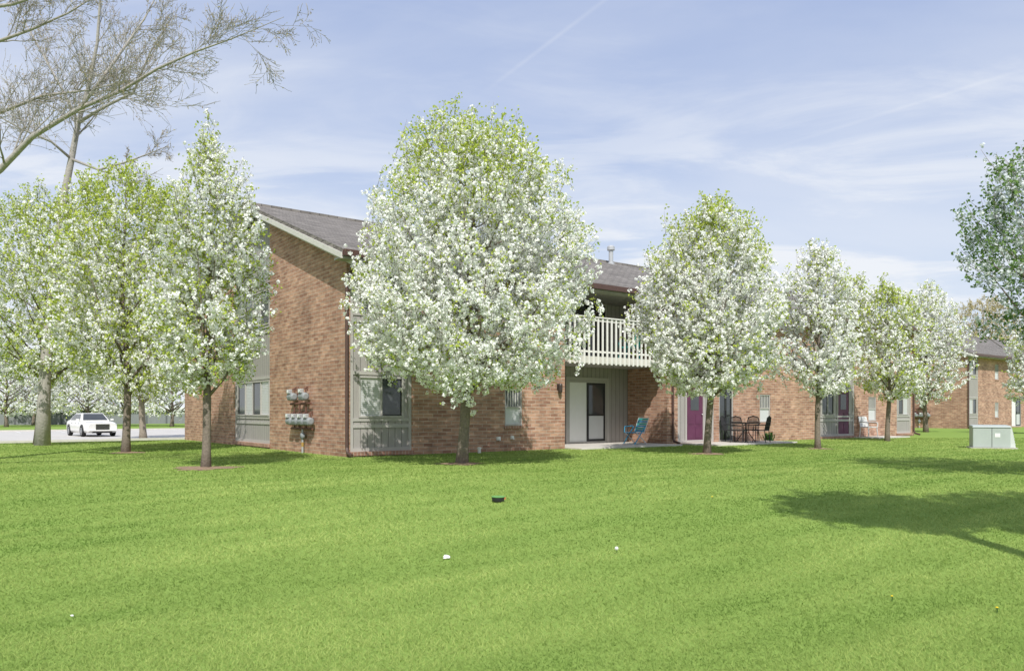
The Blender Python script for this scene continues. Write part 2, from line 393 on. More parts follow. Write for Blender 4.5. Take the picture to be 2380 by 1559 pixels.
def make_building(label, loc, Lx, panels, smalls, recess, slides):
    B=empty('brick_apartment_building', loc, A0); tag(B,label,'building')
    ops=[(p[0],p[1],p[2],5.05,.06) for p in panels]
    for (a,b) in smalls: ops += [(a,b,.74,1.84,.1),(a,b,3.5,4.6,.1)]
    if recess: ops.append((recess[0],recess[1],-.3,5.05,1.9))
    for (a,b,k) in slides: ops.append((a,b,.05,2.2,.08))
    mb=MB(); Z0=-.5
    wall(mb,'x',0,0,Lx,Z0,EV,ops)
    wall(mb,'y',0,0,DEP,Z0,EV,[(5.55,9.04,.15,EV,.08)])
    mb.poly([(0,0,EV),(0,5.55,EV),(0,5.55,zr(5.55))]); mb.poly([(0,9.04,EV),(0,DEP,EV),(0,9.04,zr(9.04))])
    mb.poly([(0,5.55,EV),(.08,5.55,EV),(.08,5.55,zr(5.55)),(0,5.55,zr(5.55))]); mb.poly([(0,9.04,EV),(.08,9.04,EV),(.08,9.04,zr(9.04)),(0,9.04,zr(9.04))])
    wall(mb,'x',DEP,0,Lx,Z0,EV,[]); wall(mb,'y',Lx,0,DEP,Z0,EV,[]); mb.poly([(Lx,0,EV),(Lx,DEP,EV),(Lx,RW,RZ)])
    mb.build('wall', MT['brick'], B)
    siding_panel(B,'y',.06,5.55,9.04,.15,EV,[(5.72,8.86,1.02,2.16,'bgbg'),(5.72,8.86,3.9,5.03,'gbgb')],(),
        [(.06,5.55,EV),(.06,9.04,EV),(.06,9.04,zr(9.04)),(.06,RW,RZ),(.06,5.55,zr(5.55))])
    for p in panels: siding_panel(B,'x',.05,p[0],p[1],p[2],5.05,p[3],p[4])
    for (a,b) in smalls:
        for dz in (0,2.76):
            window(B,'x',.04,a+.004,b-.004,.744+dz,1.836+dz,'b',.045,bars=True,hung=True)
            m=MB(); abox(m,'x',a-.03,b+.03,-.03,.06,.66+dz,.738+dz); m.build('sill', MT['brick_dk'], B)
    for (a,b,k) in slides: patio_door(B,'x',.05,a+.004,b-.004,.054,2.196,k)
    if recess:
        a,b=recess; mb=MB()
        ops=[(a+1.77,a+3.6,.06,2.24,.06),(a+1.77,a+3.6,2.95,5.0,.06)]
        wall(mb,'x',1.88,a+.004,b-.004,-.2,5.04,ops)
        mb.box(a+.004,b-.004,.02,1.87,5.0,5.04)
        mb.box(a+.003,a+.02,.05,1.87,.0,5.0)
        o=mb.build('recess_siding', MT['siding'], B)
        m=MB(); m.box(a+1.66,a+1.765,1.84,1.87,.06,2.36); m.box(a+3.605,a+3.71,1.84,1.87,.06,2.36); m.box(a+1.765,a+3.605,1.84,1.87,2.245,2.36); m.build('trim_board', MT['trim'], o)
        patio_door(B,'x',1.88,a+1.774,a+3.596,.064,2.236); patio_door(B,'x',1.88,a+1.774,a+3.596,2.954,4.996,'g')
        m=MB(); m.box(a+.03,b-.03,-.10,1.86,2.72,2.9); bal=m.build('balcony', MT['trim'], B)
        m=MB(); m.box(a-.0,b+.0,-.16,-.105,2.70,2.92); m.build('balcony_fascia', MT['cream'], bal)
        m=MB(); m.box(a,b,-.21,-.11,4.14,4.18); m.box(a,b,-.155,-.11,4.04,4.11); m.box(a,b,-.15,-.11,3.04,3.1); m.build('handrail', MT['rail'], bal)
        n=int((b-a)/.2)
        for i in range(n+1):
            c=a+.06+i*(b-a-.12)/n
            m=MB(); m.box(c-.033,c+.033,-.192,-.162,2.66,4.138); m.build('baluster', MT['rail'], bal)
        m=MB(); m.tube([(a+1.9,-.2,2.72),(a+1.9,-.2,2.6),(a+1.93,-.2,2.57),(a+1.96,-.2,2.6)],.008,5); m.build('hook', MT['dark'], bal)
    x0,x1=-.36,Lx+.36; t=.15; e=.01
    pf=(RZ-EV)/RW; pb=(RZ-EV)/(DEP-RW)
    yf,zf=-.5,EV-.5*pf+e; yb,zb=DEP+.5,EV-.5*pb+e; zt=RZ+e
    mb=MB()
    mb.hexa([(x0,yf,zf),(x1,yf,zf),(x1,RW,zt),(x0,RW,zt),(x0,yf,zf+t),(x1,yf,zf+t),(x1,RW,zt+t),(x0,RW,zt+t)])
    mb.hexa([(x0,RW,zt),(x1,RW,zt),(x1,yb,zb),(x0,yb,zb),(x0,RW,zt+t),(x1,RW,zt+t),(x1,yb,zb+t),(x0,yb,zb+t)])
    rf=mb.build('roof', MT['shingle'], B)
    mb=MB(); mb.box(x0-.02,x1+.02,RW-.14,RW+.14,zt+t-.05,zt+t+.025); mb.build('ridge_cap', MT['shingle'], rf)
    mb=MB()
    for (ya,za,yc,zc) in ((yf-.02,zf,RW,zt),(RW,zt,yb,zb)):
        mb.hexa([(x0-.035,ya,za-.10),(x0+.01,ya,za-.10),(x0+.01,yc,zc-.10),(x0-.035,yc,zc-.10),(x0-.035,ya,za+.04),(x0+.01,ya,za+.04),(x0+.01,yc,zc+.04),(x0-.035,yc,zc+.04)])
        mb.hexa([(x0+.011,ya+.05,za-.06),(-.004,ya+.05,za-.06),(-.004,yc,zc-.06),(x0+.011,yc,zc-.06),(x0+.011,ya+.05,za-.02),(-.004,ya+.05,za-.02),(-.004,yc,zc-.02),(x0+.011,yc,zc-.02)])
        mb.hexa([(-.03,ya+.05,za-.24),(-.003,ya+.05,za-.24),(-.003,yc,zc-.24),(-.03,yc,zc-.24),(-.03,ya+.05,za-.062),(-.003,ya+.05,za-.062),(-.003,yc,zc-.062),(-.03,yc,zc-.062)])
    mb.build('rake_board', MT['cream'], rf)
    mb=MB(); mb.box(x0+.02,x1,-.48,-.004,zf-.07,zf-.02); mb.box(x0,x1,-.53,-.485,zf-.1,zf+.1); mb.build('soffit', MT['trim'], rf)
    mb=MB()
    for (a,b,c,d) in ((-.66,-.645,zf-.03,zf+.11),(-.545,-.531,zf-.03,zf+.11),(-.66,-.531,zf-.045,zf-.03)): mb.box(x0,x1,a,b,c,d)
    mb.build('gutter', MT['gutter'], rf)
    return B, rf, zf
def downspout(B, s, zf, y=-.06):
    m=MB(); m.tube([(s,-.6,zf-.04),(s,-.55,zf-.15),(s,y-.02,zf-.5),(s,y,zf-.65),(s,y,.25),(s,y-.05,.12),(s,y-.3,.06)],.045,6)
    m.build('downspout', MT['gutter'], B)
pan=[(.1,1.89,.13,[(.35,1.66,1.0,2.08,'bg'),(.35,1.66,3.72,4.84,'gg')],[]),
     (12.6,14.6,.05,[(12.9,14.3,3.72,4.84,'bg')],[(13.12,14.02,.06,2.08)]),
     (21.6,24.4,.1,[(21.8,22.8,1.0,2.05,'gg'),(21.8,22.8,3.72,4.84,'gb')],[(23.1,24.0,.11,2.1)]),
     (28.2,29.6,.13,[(28.4,29.4,1.0,2.08,'gb'),(28.4,29.4,3.72,4.84,'gg')],[])]
B1,R1,zf=make_building('long two storey red brick apartment block with purple doors behind the blossom trees', (C0[0],C0[1],0), 29.9, pan,
    [(5.0,5.65),(17.4,18.1),(25.6,26.3)], (7.33,12.03), [(14.9,15.75,'g')])
for s in (-.02,12.28,29.75): downspout(B1,s,zf)
m=MB(); T=Matrix.Translation((15.6,6.4,0)); m.lathe([(.16,7.55),(.16,7.72),(.1,7.76),(.1,8.28),(.17,8.3),(.17,8.44),(.12,8.5),(.001,8.5)],14,T); m.build('vent_pipe', MT['silver'], R1, smooth=False)
m=MB(); T=Matrix.Translation((26.0,6.3,0)); m.lathe([(.12,7.5),(.08,7.7),(.08,8.2),(.13,8.22),(.13,8.34),(.001,8.36)],12,T); m.build('vent_pipe', MT['silver'], R1)
def wl(s,z):
    m=MB(); m.box(s-.06,s+.06,-.03,-.003,z-.05,z+.12); T=Matrix.Translation((s,-.1,z)); m.lathe([(.001,-.17),(.05,-.16),(.065,-.1),(.065,.08),(.05,.12),(.001,.13)],10,T)
    m.build('wall_lamp', MT['lampbrown'], B1, smooth=False)
wl(7.06,1.9); wl(15.0,2.4)
for (s,z,w) in ((4.75,.38,.06),(5.25,.40,.05)):
    m=MB(); m.box(s-w,s+w,-.06,-.002,z-.05,z+.05); m.tube([(s,-.05,z-.02),(s,-.09,z-.02),(s,-.1,z-.06)],.025,8); m.build('outlet_cover', MT['white'], B1)
m=MB(); m.lathe([(.045,-.1),(.045,.12),(.06,.12),(.06,.16),(.001,.17)],10,Matrix.Translation((3.85,-.35,0))); o=m.build('cleanout_pipe', MT['white']); o.location=(C0[0],C0[1],0); o.rotation_euler=(0,0,A0)
tag(o,'short white plastic cleanout pipe standing in the grass by the brick wall','pipe')
pan2=[(.1,1.7,.13,[(.35,1.5,1.0,2.08,'bg'),(.35,1.5,3.72,4.84,'bg')],[]),(12.6,14.6,.05,[(12.9,14.3,3.72,4.84,'bg')],[(13.1,14.08,.06,2.08)])]
b2=L2W(48.6,5.2,0)
B2,R2,_=make_building('more distant brick apartment block at the right edge beyond the long one', (b2.x,b2.y,0), 40, pan2, [(4.5,5.15)], None, [(7.5,9.3,'b')])
downspout(B2,-.02,zf)

def meter_bank(s,w,label):
    p=L2W(s,w,0) if s is not None else w
    R=empty('gas_meter_bank', p, A0); tag(R,label,'gas meters')
    def meter(y,z):
        m=MB(); m.box(-.27,-.08,y-.15,y+.15,z-.13,z+.05); T=Matrix.Translation((-.175,y,z-.04))@Matrix.Rotation(PI/2,4,'X')
        m.lathe([(.06,-.185),(.105,-.165),(.115,-.1),(.115,.1),(.105,.165),(.06,.185)],14,T)
        o=m.build('meter', MT['meter'], R, bevel=.02)
        m=MB(); m.box(-.305,-.2,y-.1,y+.1,z+.05,z+.17); m.build('index_box', MT['silver'], o, bevel=.015)
        m=MB(); m.lathe([(.05,0),(.05,.006),(.001,.007)],12,Matrix.Translation((-.306,y,z+.11))@Matrix.Rotation(-PI/2,4,'Y')); m.build('dial', MT['white'], o)
        m=MB(); m.tube([(-.15,y-.1,z+.05),(-.15,y-.1,z+.2),(-.1,y-.1,z+.24),(-.1,y-.1,z+.12)],.02,6); m.tube([(-.15,y+.1,z+.05),(-.15,y+.1,z+.16),(-.08,y+.1,z+.2),(-.02,y+.1,z+.2)],.02,6); m.build('connection', MT['rust'], o)
    for y in (.35,1.2): meter(y,1.62)
    for y in (.0,.43,.86,1.3): meter(y,.93)
    m=MB()
    m.tube([(-.1,.0,1.38),(-.1,1.5,1.38)],.03,8); m.tube([(-.1,-.1,.68),(-.1,1.45,.68)],.03,8)
    for y in (.35,.8,1.2): m.tube([(-.1,y,1.38),(-.1,y,.68)],.022,6)
    m.build('manifold_pipe', MT['rust'], R)
    m=MB(); m.tube([(-.1,.6,.68),(-.1,.6,.0),(-.1,.6,-.2)],.03,8); m.build('riser', MT['silver'], R)
    m=MB(); m.tube([(-.1,.6,.3),(-.1,.6,.18)],.035,8); m.build('valve', MT['yellow'], R)
    m=MB(); m.lathe([(.001,-.05),(.09,-.04),(.1,0),(.09,.04),(.001,.05)],12,Matrix.Translation((-.1,.6,.48))@Matrix.Rotation(PI/2,4,'Y')); m.build('regulator', MT['meter'], R, smooth=True)
meter_bank(-.0,2.05,'bank of six grey gas meters on the near gable wall')
meter_bank(None, b2+Vector((E2[0],E2[1],0))*2.6, 'small distant bank of gas meters on the far building at right')

g=empty('garage_row', L2W(-75,90,-.4), A0); tag(g,'long low grey garage row with white roof edge beyond the parking lot','garage')
m=MB(); m.box(0,130,0,7,-.2,1.75); m.build('wall', MT['gwall'], g)
m=MB(); m.box(-.3,130.3,-.35,7.3,1.75,2.15); m.build('roof', MT['white'], g)

# ------------------------------------------------------------------ foliage
def scatter_mesh(name, Pp, Nn, sx, sy, tint, mat, parent, rng):
    n=len(Pp)
    r=rng.normal(size=(n,3)); a=np.cross(Nn,r); a/= np.linalg.norm(a,axis=1,keepdims=True)+1e-9
    b=np.cross(Nn,a); b/= np.linalg.norm(b,axis=1,keepdims=True)+1e-9
    sx=np.asarray(sx).reshape(-1,1); sy=np.asarray(sy).reshape(-1,1)
    V=np.stack([Pp+a*sx, Pp+b*sy, Pp-a*sx, Pp-b*sy],1).reshape(-1,3).astype(np.float32)
    me=bpy.data.meshes.new(name)
    me.vertices.add(4*n); me.vertices.foreach_set('co', V.ravel())
    me.loops.add(4*n); me.loops.foreach_set('vertex_index', np.arange(4*n,dtype=np.int32))
    me.polygons.add(n); me.polygons.foreach_set('loop_start', np.arange(0,4*n,4,dtype=np.int32)); 
    me.update(calc_edges=True); me.validate()
    at_=me.attributes.new('tint','FLOAT','POINT'); at_.data.foreach_set('value', np.repeat(tint,4).astype(np.float32))
    me.materials.append(mat)
    o=bpy.data.objects.new(name, me); COL.objects.link(o); o.parent=parent
    return o
PROF_OVAL=([0,.03,.1,.2,.35,.5,.65,.76,.86,.93,1],[.5,.75,.95,1,.98,.95,.89,.81,.67,.52,.2])
PROF_CONE=([0,.05,.15,.3,.45,.6,.75,.88,1],[.4,.75,.97,1,.9,.72,.52,.3,.05])
PROF_EGG=([0,.05,.15,.3,.5,.7,.85,1],[.4,.7,.94,1,.95,.78,.56,.14])
PROF_BALL=([0,.1,.3,.5,.7,.9,1],[.4,.7,.95,1,.95,.7,.3])
mulch_at=[]
def unit(a): return a/(np.linalg.norm(a,axis=-1,keepdims=True)+1e-9)
def pear(label, base, H, cb, rx, prof, seed, ntw, green=.3, tr=.11, off=(0,0), group=None, leafm='leaf', topg=.35, bark='bark', mulch=0, gapth=-.22, cl=.0, name='blossom_tree', blm='blossom'):
    rng=np.random.default_rng(seed)
    R=empty(name, base); tag(R,label,'tree',group)
    Y=max(6,float(base[1])); lod=max(1.0, Y/17)
    def f(t): return np.interp(t, prof[0], prof[1])
    ph=rng.uniform(0,6,4)
    def axis(z):
        t=min(1,max(0,z/(cb+1.0)))
        return np.array([off[0]*t**1.3+.04*math.sin(z*1.3+ph[0]), off[1]*t**1.3+.04*math.sin(z*1.1+ph[1]), z])
    mb=MB(); zs=np.linspace(-.15,H*.93,14)
    rr=[tr*(1.5 if z<0 else (1.1 if z<.5 else 1.0 if z<cb*.9 else max(.06,(1-(z-cb)/(H-cb))*.8))) for z in zs]
    mb.tube([axis(z) for z in zs], rr, 9)
    nl=int(16+rx*5)
    for i in range(nl):
        q=i/(nl-1); z0=cb*.82+(H*.78-cb*.82)*q**1.15; az=i*2.4+rng.uniform(-.3,.3)
        z1=z0+(H-z0)*rng.uniform(.28,.5); t1=(z1-cb)/(H-cb); r1=rx*f(t1)*rng.uniform(.6,.9)
        a=axis(z0); c=axis(z1); d=np.array([math.cos(az),math.sin(az),0])
        pts=[a, a+(c-a)*.22+d*r1*.33, a+(c-a)*.52+d*r1*.66+rng.normal(size=3)*.04, c+d*r1]
        r0=tr*.5*(1-.65*q); mb.tube(pts,[r0,r0*.7,r0*.4,r0*.12],5)
    CB=[];CL=[]; twig_r=max(.006,.00032*Y)
    k=0; tries=0
    while k<ntw and tries<ntw*6:
        tries+=1
        t=rng.uniform(0,1)
        if rng.uniform()>f(t)**1.1+.04: continue
        az=rng.uniform(0,2*PI); rho=rng.uniform()**.36
        z=cb+t*(H-cb)
        wob=1+.20*mnoise.noise(Vector((math.cos(az)*1.5+seed,math.sin(az)*1.5,z*.9)))+.17*mnoise.noise(Vector((math.cos(az)*4+seed,math.sin(az)*4,z*2.4)))
        r=rx*f(t)*rho*wob
        p=axis(z)+np.array([math.cos(az)*r, math.sin(az)*r, rng.normal()*.12])
        if mnoise.noise(Vector((p[0]*1.3+seed*3,p[1]*1.3,p[2]*1.3)))<gapth and rng.uniform()<.9: continue
        k+=1
        up=.25+.95*t
        d=np.array([math.cos(az)*(1.05-.75*t),math.sin(az)*(1.05-.75*t),up])+rng.normal(size=3)*.33
        d/=np.linalg.norm(d); ln=rng.uniform(.35,.85)*min(1.15,(rx/2.2)**.5)
        if t>.5 and rho>.75 and rng.uniform()<.25: ln*=1.25; p=p+d*.2
        s=p-d*ln
        mid=s+d*ln*.5+np.array([0,0,-.03])
        mb.tube([s,mid,p],[twig_r,twig_r*.8,twig_r*.4],3)
        nc=max(3,int(ln/(.060*lod**.6)))
        outer=rho>.8
        for j in range(nc):
            q=(j+.5+rng.uniform(-.3,.3))/nc; c=s+d*ln*q+rng.normal(size=3)*.05
            g=green+topg*max(0,(t-.6))/.4
            if q>.82 and (outer or t>.6): g+=.10+.3*t
            if rng.uniform()<cl: g=1
            (CL if rng.uniform()<g else CB).append(c)
    mb.build('trunk', MT[bark], R, smooth=True, uv=False)
    cb_=np.array(CB) if len(CB) else np.zeros((0,3)); cl_=np.array(CL)
    npet=11 if lod<1.4 else (8 if lod<2.5 else 6)
    if len(cb_):
        c=np.repeat(cb_,npet,0); dd=unit(rng.normal(size=c.shape)); rad=np.repeat(rng.uniform(.027,.054,len(cb_)),npet)*lod**.58
        Pp=c+dd*rad[:,None]; Nn=unit(dd+rng.normal(size=dd.shape)*.4)
        s=rng.uniform(.018,.028,len(Pp))*lod**.68
        scatter_mesh('blossom', Pp,Nn,s,s, rng.uniform(0,1,len(Pp))**.6, MT[blm],R,rng)
    nlf=5
    c=np.repeat(cl_,nlf,0); ex=cb_[::3]
    c=np.concatenate([c,ex]) if len(ex) else c
    Pp=c+rng.normal(size=c.shape)*.045*lod**.4; Nn=unit(rng.normal(size=c.shape)+np.array([0,-.6,.5]))
    s=rng.uniform(.016,.025,len(Pp))*lod**.6
    scatter_mesh('leaves', Pp,Nn,s,s*1.6, np.clip(rng.normal(.6,.25,len(Pp)),0,1), MT[leafm],R,rng)
    if mulch: mulch_at.append((base[0],base[1],mulch))
    return R
pear('big broad white blossom tree in front of the near building corner', gp(1070,1078), 7.62, 1.8, 2.78, PROF_OVAL, 11, 2000, .09, .112, (.25,0), mulch=.42, topg=.6)
pear('narrow pointed blossom tree with bare trunk left of the brick gable wall', gp(475,1088), 7.15, 1.75, 1.4, PROF_CONE, 12, 780, .30, .08, (.12,0), mulch=.55, topg=.05, gapth=-.15)
pear('leaning blossom tree with a dark trunk, behind the pointed one at left', gp(297,1052), 8.2, 1.9, 2.2, PROF_OVAL, 13, 1080, .42, .10, (-.15,.1), topg=.5, mulch=.4, gapth=-.15)
pear('egg shaped blossom tree in front of the first purple door', gp(1647,1055), 7.05, 1.85, 2.2, PROF_EGG, 14, 1400, .11, .09, (.05,0), topg=.6, mulch=.4)
pear('slender blossom tree to the right of the patio table', gp(1902,1043), 6.5, 1.8, 1.35, PROF_EGG, 15, 660, .07, .08, (0,0), topg=.1, mulch=.3)
pear('thin blossom tree close to the wall behind the slender one', gp(1987,1012), 7.9, 1.9, 1.6, PROF_EGG, 16, 580, .14, .1)
pear('greener small blossom tree, second from the far end of the row', gp(2065,1025), 6.5, 1.8, 1.55, PROF_EGG, 17, 580, .25, .085, topg=.5)
pear('last white blossom tree of the row, before the far building', gp(2150,1004), 8.6, 1.9, 2.4, PROF_EGG, 18, 800, .07, .12, topg=.1)
pear('blossom tree with leaves and blossom coloured as if in shade, cut by the right edge of the photo', Vector((9.95,13,float(terrain(9.95,13)))), 6.1, 2.5, 2.3, PROF_BALL, 19, 600, .5, .11, leafm='leaf_dk', topg=.1, gapth=-.08, blm='blossom_shaded')
pear('white blossom tree low at the right edge, beside the far building', Vector((27.4,40,float(terrain(27.4,40)))), 6.1, 1.7, 1.6, PROF_OVAL, 24, 460, .15, .1, topg=.1)
pear('nearer tree outside the right edge whose shadow lies on the lawn', Vector((5.2,3.3,float(terrain(5.2,3.3)))), 9.0, 6.8, 1.3, PROF_BALL, 20, 640, .5, .11, leafm='leaf_dk', blm='blossom_shaded', gapth=-.5)
pear('farther tree outside the right edge whose shadow lies on the lawn', Vector((7.5,2.7,float(terrain(7.5,2.7)))), 9.1, 6.2, 1.9, PROF_BALL, 23, 1050, .5, .12, leafm='leaf_dk', blm='blossom_shaded', gapth=-.5)
pear('tall greenish blossom tree behind the thick grey trunk at far left', gp(90,1033), 9.2, 2.4, 3.2, PROF_OVAL, 21, 1150, .46, .11, (.2,.3), topg=.3, gapth=-.14)
pear('blossom tree at the kerb with a thin pale trunk, right of the white car', gp(331,1020), 8.4, 2.4, 2.6, PROF_EGG, 22, 620, .3, .17, bark='bark3')
farl=['round white blossom tree at the left edge beyond the parking lot','white blossom tree beyond the lot, above the left end of the grey garage','white blossom tree directly behind the white car','small blossom tree to the right of and behind the white car','wide blossom tree beyond the lot next to the brick building','tallest blossom tree beyond the lot, second from the left edge']
for i,(u,v,H,rx) in enumerate([(14,992,9.5,4.4),(78,988,9.0,4.0),(205,990,9.5,4.4),(292,990,9,4.0),(400,991,9.6,4.6),(150,986,10.3,4.4)]):
    p=gp(u,v); pear(farl[i], p, H, 1.3, rx, PROF_OVAL, 30+i, 500, .12, .18, topg=.2)
def far_tree(label,u,Y,H,rx,seed,mat,n,prof,bk):
    p=Vector(((u-CU)/F*Y, Y, float(terrain((u-CU)/F*Y,Y))))
    pear(label,p,H,H*.3,rx,prof,seed,n,1.0,.22,leafm=mat,cl=1,name='budding_tree',gapth=-.3,bark=bk)
far_tree('pale budding tree rising over the far roof at right',2285,100,16.2,5.0,51,'bud_pale',900,PROF_BALL,'bark2')
far_tree('low green tree behind the far roof at right',2312,90,10.2,3.0,52,'leaf',300,PROF_BALL,'bark')
# ------------------------------------------------------------------ bare budding trees
def grow(mb,buds,p,d,Ln,r,depth,maxd,rng,up,minr):
    n=6 if depth<maxd else 4; pts=[np.array(p,float)]; d=np.array(d,float); d/=np.linalg.norm(d)
    for i in range(n):
        d=d+rng.normal(size=3)*.11+np.array([0,0,up]); d/=np.linalg.norm(d); pts.append(pts[-1]+d*Ln/n)
    rads=[max(minr,r*(1-.75*i/n)) for i in range(n+1)]
    mb.tube(pts,rads,6 if r>.03 else (4 if r>.012 else 3))
    spawn(mb,buds,pts,rads,Ln,depth,maxd,rng,up,minr)
def spawn(mb,buds,pts,rads,Ln,depth,maxd,rng,up,minr,k=None,lo=.12):
    pts=[np.array(p,float) for p in pts]
    if depth>=maxd-1:
        for q in range(max(1,int(Ln/.2))):
            x=rng.uniform(.15,1)*(len(pts)-1); i=min(int(x),len(pts)-2); buds.append(pts[i]+(pts[i+1]-pts[i])*(x-i)+rng.normal(size=3)*.012)
    if depth>=maxd: return
    taper = .62 if k else .25
    k=k or int(rng.integers(5,9))
    for j in range(k):
        x=(lo+(1-lo)*(j+rng.uniform(0,.9))/k)*(len(pts)-1); i=min(int(x),len(pts)-2)
        p=pts[i]+(pts[i+1]-pts[i])*(x-i); t=pts[i+1]-pts[i]; t/=np.linalg.norm(t)
        a=rng.normal(size=3); a-=t*a.dot(t); a/=np.linalg.norm(a); an=rng.uniform(.4,.85)
        d=t*math.cos(an)+a*math.sin(an)
        r=rads[i]*.36 if depth<2 else rads[i]*.55
        L2=Ln*rng.uniform(.45,.75)*(1-taper*x/(len(pts)-1))
        grow(mb,buds,p,d,L2,max(r,minr),depth+1,maxd,rng,up,minr)
def bare_tree(label, base, limbs, seed, bs, minr, nb=1):
    R=empty('budding_tree', base); tag(R,label,'tree'); rng=np.random.default_rng(seed)
    mb=MB(); buds=[]; b=np.array(base)
    for pts,rads,k,maxd,Lsc,lo in limbs:
        q=[np.array(p)-b for p in pts]; mb.tube(q,rads,10)
        if k: spawn(mb,buds,q,rads,Lsc,1,maxd,rng,.03,minr,k,lo)
    mb.build('trunk', MT['bark2'], R, smooth=True, uv=False)
    bu=np.array(buds); c=np.repeat(bu,nb,0); Pp=c+rng.normal(size=c.shape)*.02+np.array([0,0,-.015]); Nn=unit(rng.normal(size=c.shape))
    s=rng.uniform(.6,1.2,len(Pp))*bs
    scatter_mesh('buds',Pp,Nn,s*.6,s*1.4,rng.uniform(0,1,len(Pp)),MT['bud'],R,rng)
bA=gp(98,1035); yA=bA.y
tk=[Vector((bA.x,bA.y,bA.z-.2))]+[at(u,v,yA+dy) for u,v,dy in ((102,940,0),(106,850,0),(125,650,.2),(150,450,.3),(166,370,.3),(182,285,.3),(206,200,.2),(226,100,0),(236,-40,-.2),(240,-180,-.4))]
bare_tree('tall bare budding tree with a thick pale grey trunk at far left', bA, [
    (tk,[.27,.205,.18,.15,.12,.105,.086,.065,.05,.036,.02],13,4,4.2,.52),
    ([tk[5],at(230,395,yA-.5),at(300,375,yA-1),at(390,340,yA-1.6)],[.05,.04,.027,.012],7,4,2.4,.25),
    ([tk[6],at(240,250,yA-.3),at(310,215,yA-.8),at(350,120,yA-1.2),at(400,40,yA-1.5)],[.065,.05,.04,.027,.012],10,4,2.8,.25),
    ([tk[6],at(140,200,yA+.5),at(90,110,yA+1),at(40,20,yA+1.5)],[.055,.045,.03,.015],9,4,2.8,.25),
    ([tk[5],at(120,330,yA-.5),at(50,300,yA-1),at(-40,250,yA-1.5)],[.05,.04,.03,.015],8,4,2.6,.25)],61,.026,.0055)
yB=14.0; bB=Vector((-12.7,yB,float(terrain(-12.7,yB))))
tb=[Vector((-12.7,yB,-.4)),Vector((-12.65,yB,1)),Vector((-12.5,yB,3)),Vector((-12.4,yB,6)),Vector((-12.3,yB+.3,9)),Vector((-12.3,yB+.4,12))]
l1=[tb[2],at(-220,560,13.8),at(-90,460,13.7),at(0,395,13.6),at(75,318,13.4),at(185,252,13.2),at(280,212,13.0),at(365,160,12.8),at(450,122,12.6),at(540,90,12.4),at(660,40,12.2)]
bare_tree('bare budding tree at the left edge, its long limb reaching across the upper left sky', bB, [
    (tb,[.3,.26,.24,.2,.15,.08],0,2,1,.3),
    (l1,[.12,.085,.068,.056,.045,.036,.029,.023,.017,.010,.004],26,4,2.5,.26),
    ([l1[5],at(232,190,13.3),at(288,112,13.6),at(335,45,13.9),at(380,-40,14.1)],[.032,.027,.021,.015,.008],11,4,1.8,.12),
    ([tb[3],at(-150,305,13.9),at(0,262,13.7),at(100,222,13.5),at(205,210,13.3),at(310,185,13.1)],[.07,.042,.032,.024,.016,.006],16,4,1.9,.35),
    ([tb[4],at(-130,130,14),at(0,95,13.9),at(70,70,13.8),at(160,30,13.7),at(240,-20,13.6)],[.07,.04,.03,.024,.016,.008],12,4,1.9,.35),
    ([tb[4],at(-100,30,13.4),at(30,10,13),at(150,-30,12.8)],[.06,.036,.026,.012],7,4,1.5,.3)],62,.015,.0034)
for (x,y,r) in mulch_at:
    mb=MB(); n=26; ring=[]
    for i in range(n):
        a=2*PI*i/n; rr=r*(1+.25*math.sin(3*a+x)+.15*math.sin(7*a+y)); px,py=x+math.cos(a)*rr*1.15,y+math.sin(a)*rr; ring.append((px,py,float(terrain(px,py))+.008))
    c=(x,y,float(terrain(x,y))+.045)
    for i in range(n): mb.poly([c,ring[i],ring[(i+1)%n]])
    tag(mb.build('mulch', MT['mulch'], smooth=True), kind='structure')
# ------------------------------------------------------------------ grass blades
rng=np.random.default_rng(3)
NB=620000
Yb=np.exp(rng.uniform(np.log(2.7),np.log(34),NB)); Xb=rng.uniform(-1,1,NB)*(.76*Yb+.5)
s_,w_=to_local(Xb,Yb)
keep=~((s_>-.03)&(w_>-.03))
for (a,b,c,d) in ((7.3,12.05,-.8,2),(12.65,17.35,-1.75,0),(24.15,27.05,-1.25,0)): keep&=~((s_>a)&(s_<b)&(w_>c)&(w_<d))
keep&=w_<27.3
for (x,y,r) in mulch_at: keep&=~(((Xb-x)/1.15)**2+(Yb-y)**2<(r*rng.uniform(.55,1.1,NB))**2)
Xb,Yb,s_,w_=Xb[keep],Yb[keep],s_[keep],w_[keep]; n=len(Xb)
def vnoise(x,y,sc,seed):
    g=np.random.default_rng(seed).uniform(0,1,(128,128)); x=x/sc; y=y/sc
    xi=np.floor(x).astype(int); yi=np.floor(y).astype(int); fx=x-xi; fy=y-yi; fx=fx*fx*(3-2*fx); fy=fy*fy*(3-2*fy)
    G=lambda a,b: g[a%128,b%128]
    return (G(xi,yi)*(1-fx)+G(xi+1,yi)*fx)*(1-fy)+(G(xi,yi+1)*(1-fx)+G(xi+1,yi+1)*fx)*fy
big=vnoise(s_*.2,w_,.7,1)*.4+vnoise(s_*.3,w_*1.0,.28,2)*.45+vnoise(s_,w_,2.5,4)*.3
fine=vnoise(Xb,Yb,.1,5)
tint=np.clip((big-.57)*1.0+.52+(fine-.5)*.12+rng.normal(0,.09,n)+.08*np.sin(w_*8+vnoise(s_,w_,3,7)*3),0,1)
h=np.clip(rng.normal(.023,.005,n),.008,.04)*(.85+.3*big)
wd=np.maximum(.0022,.00072*Yb)*rng.uniform(.7,1.3,n)
az=rng.uniform(0,2*PI,n); ln=rng.normal(0,.9,(n,2))*h[:,None]
Zb=terrain(Xb,Yb)-.003
bx=np.cos(az)*wd; by=np.sin(az)*wd
V=np.empty((n,3,3),np.float32)
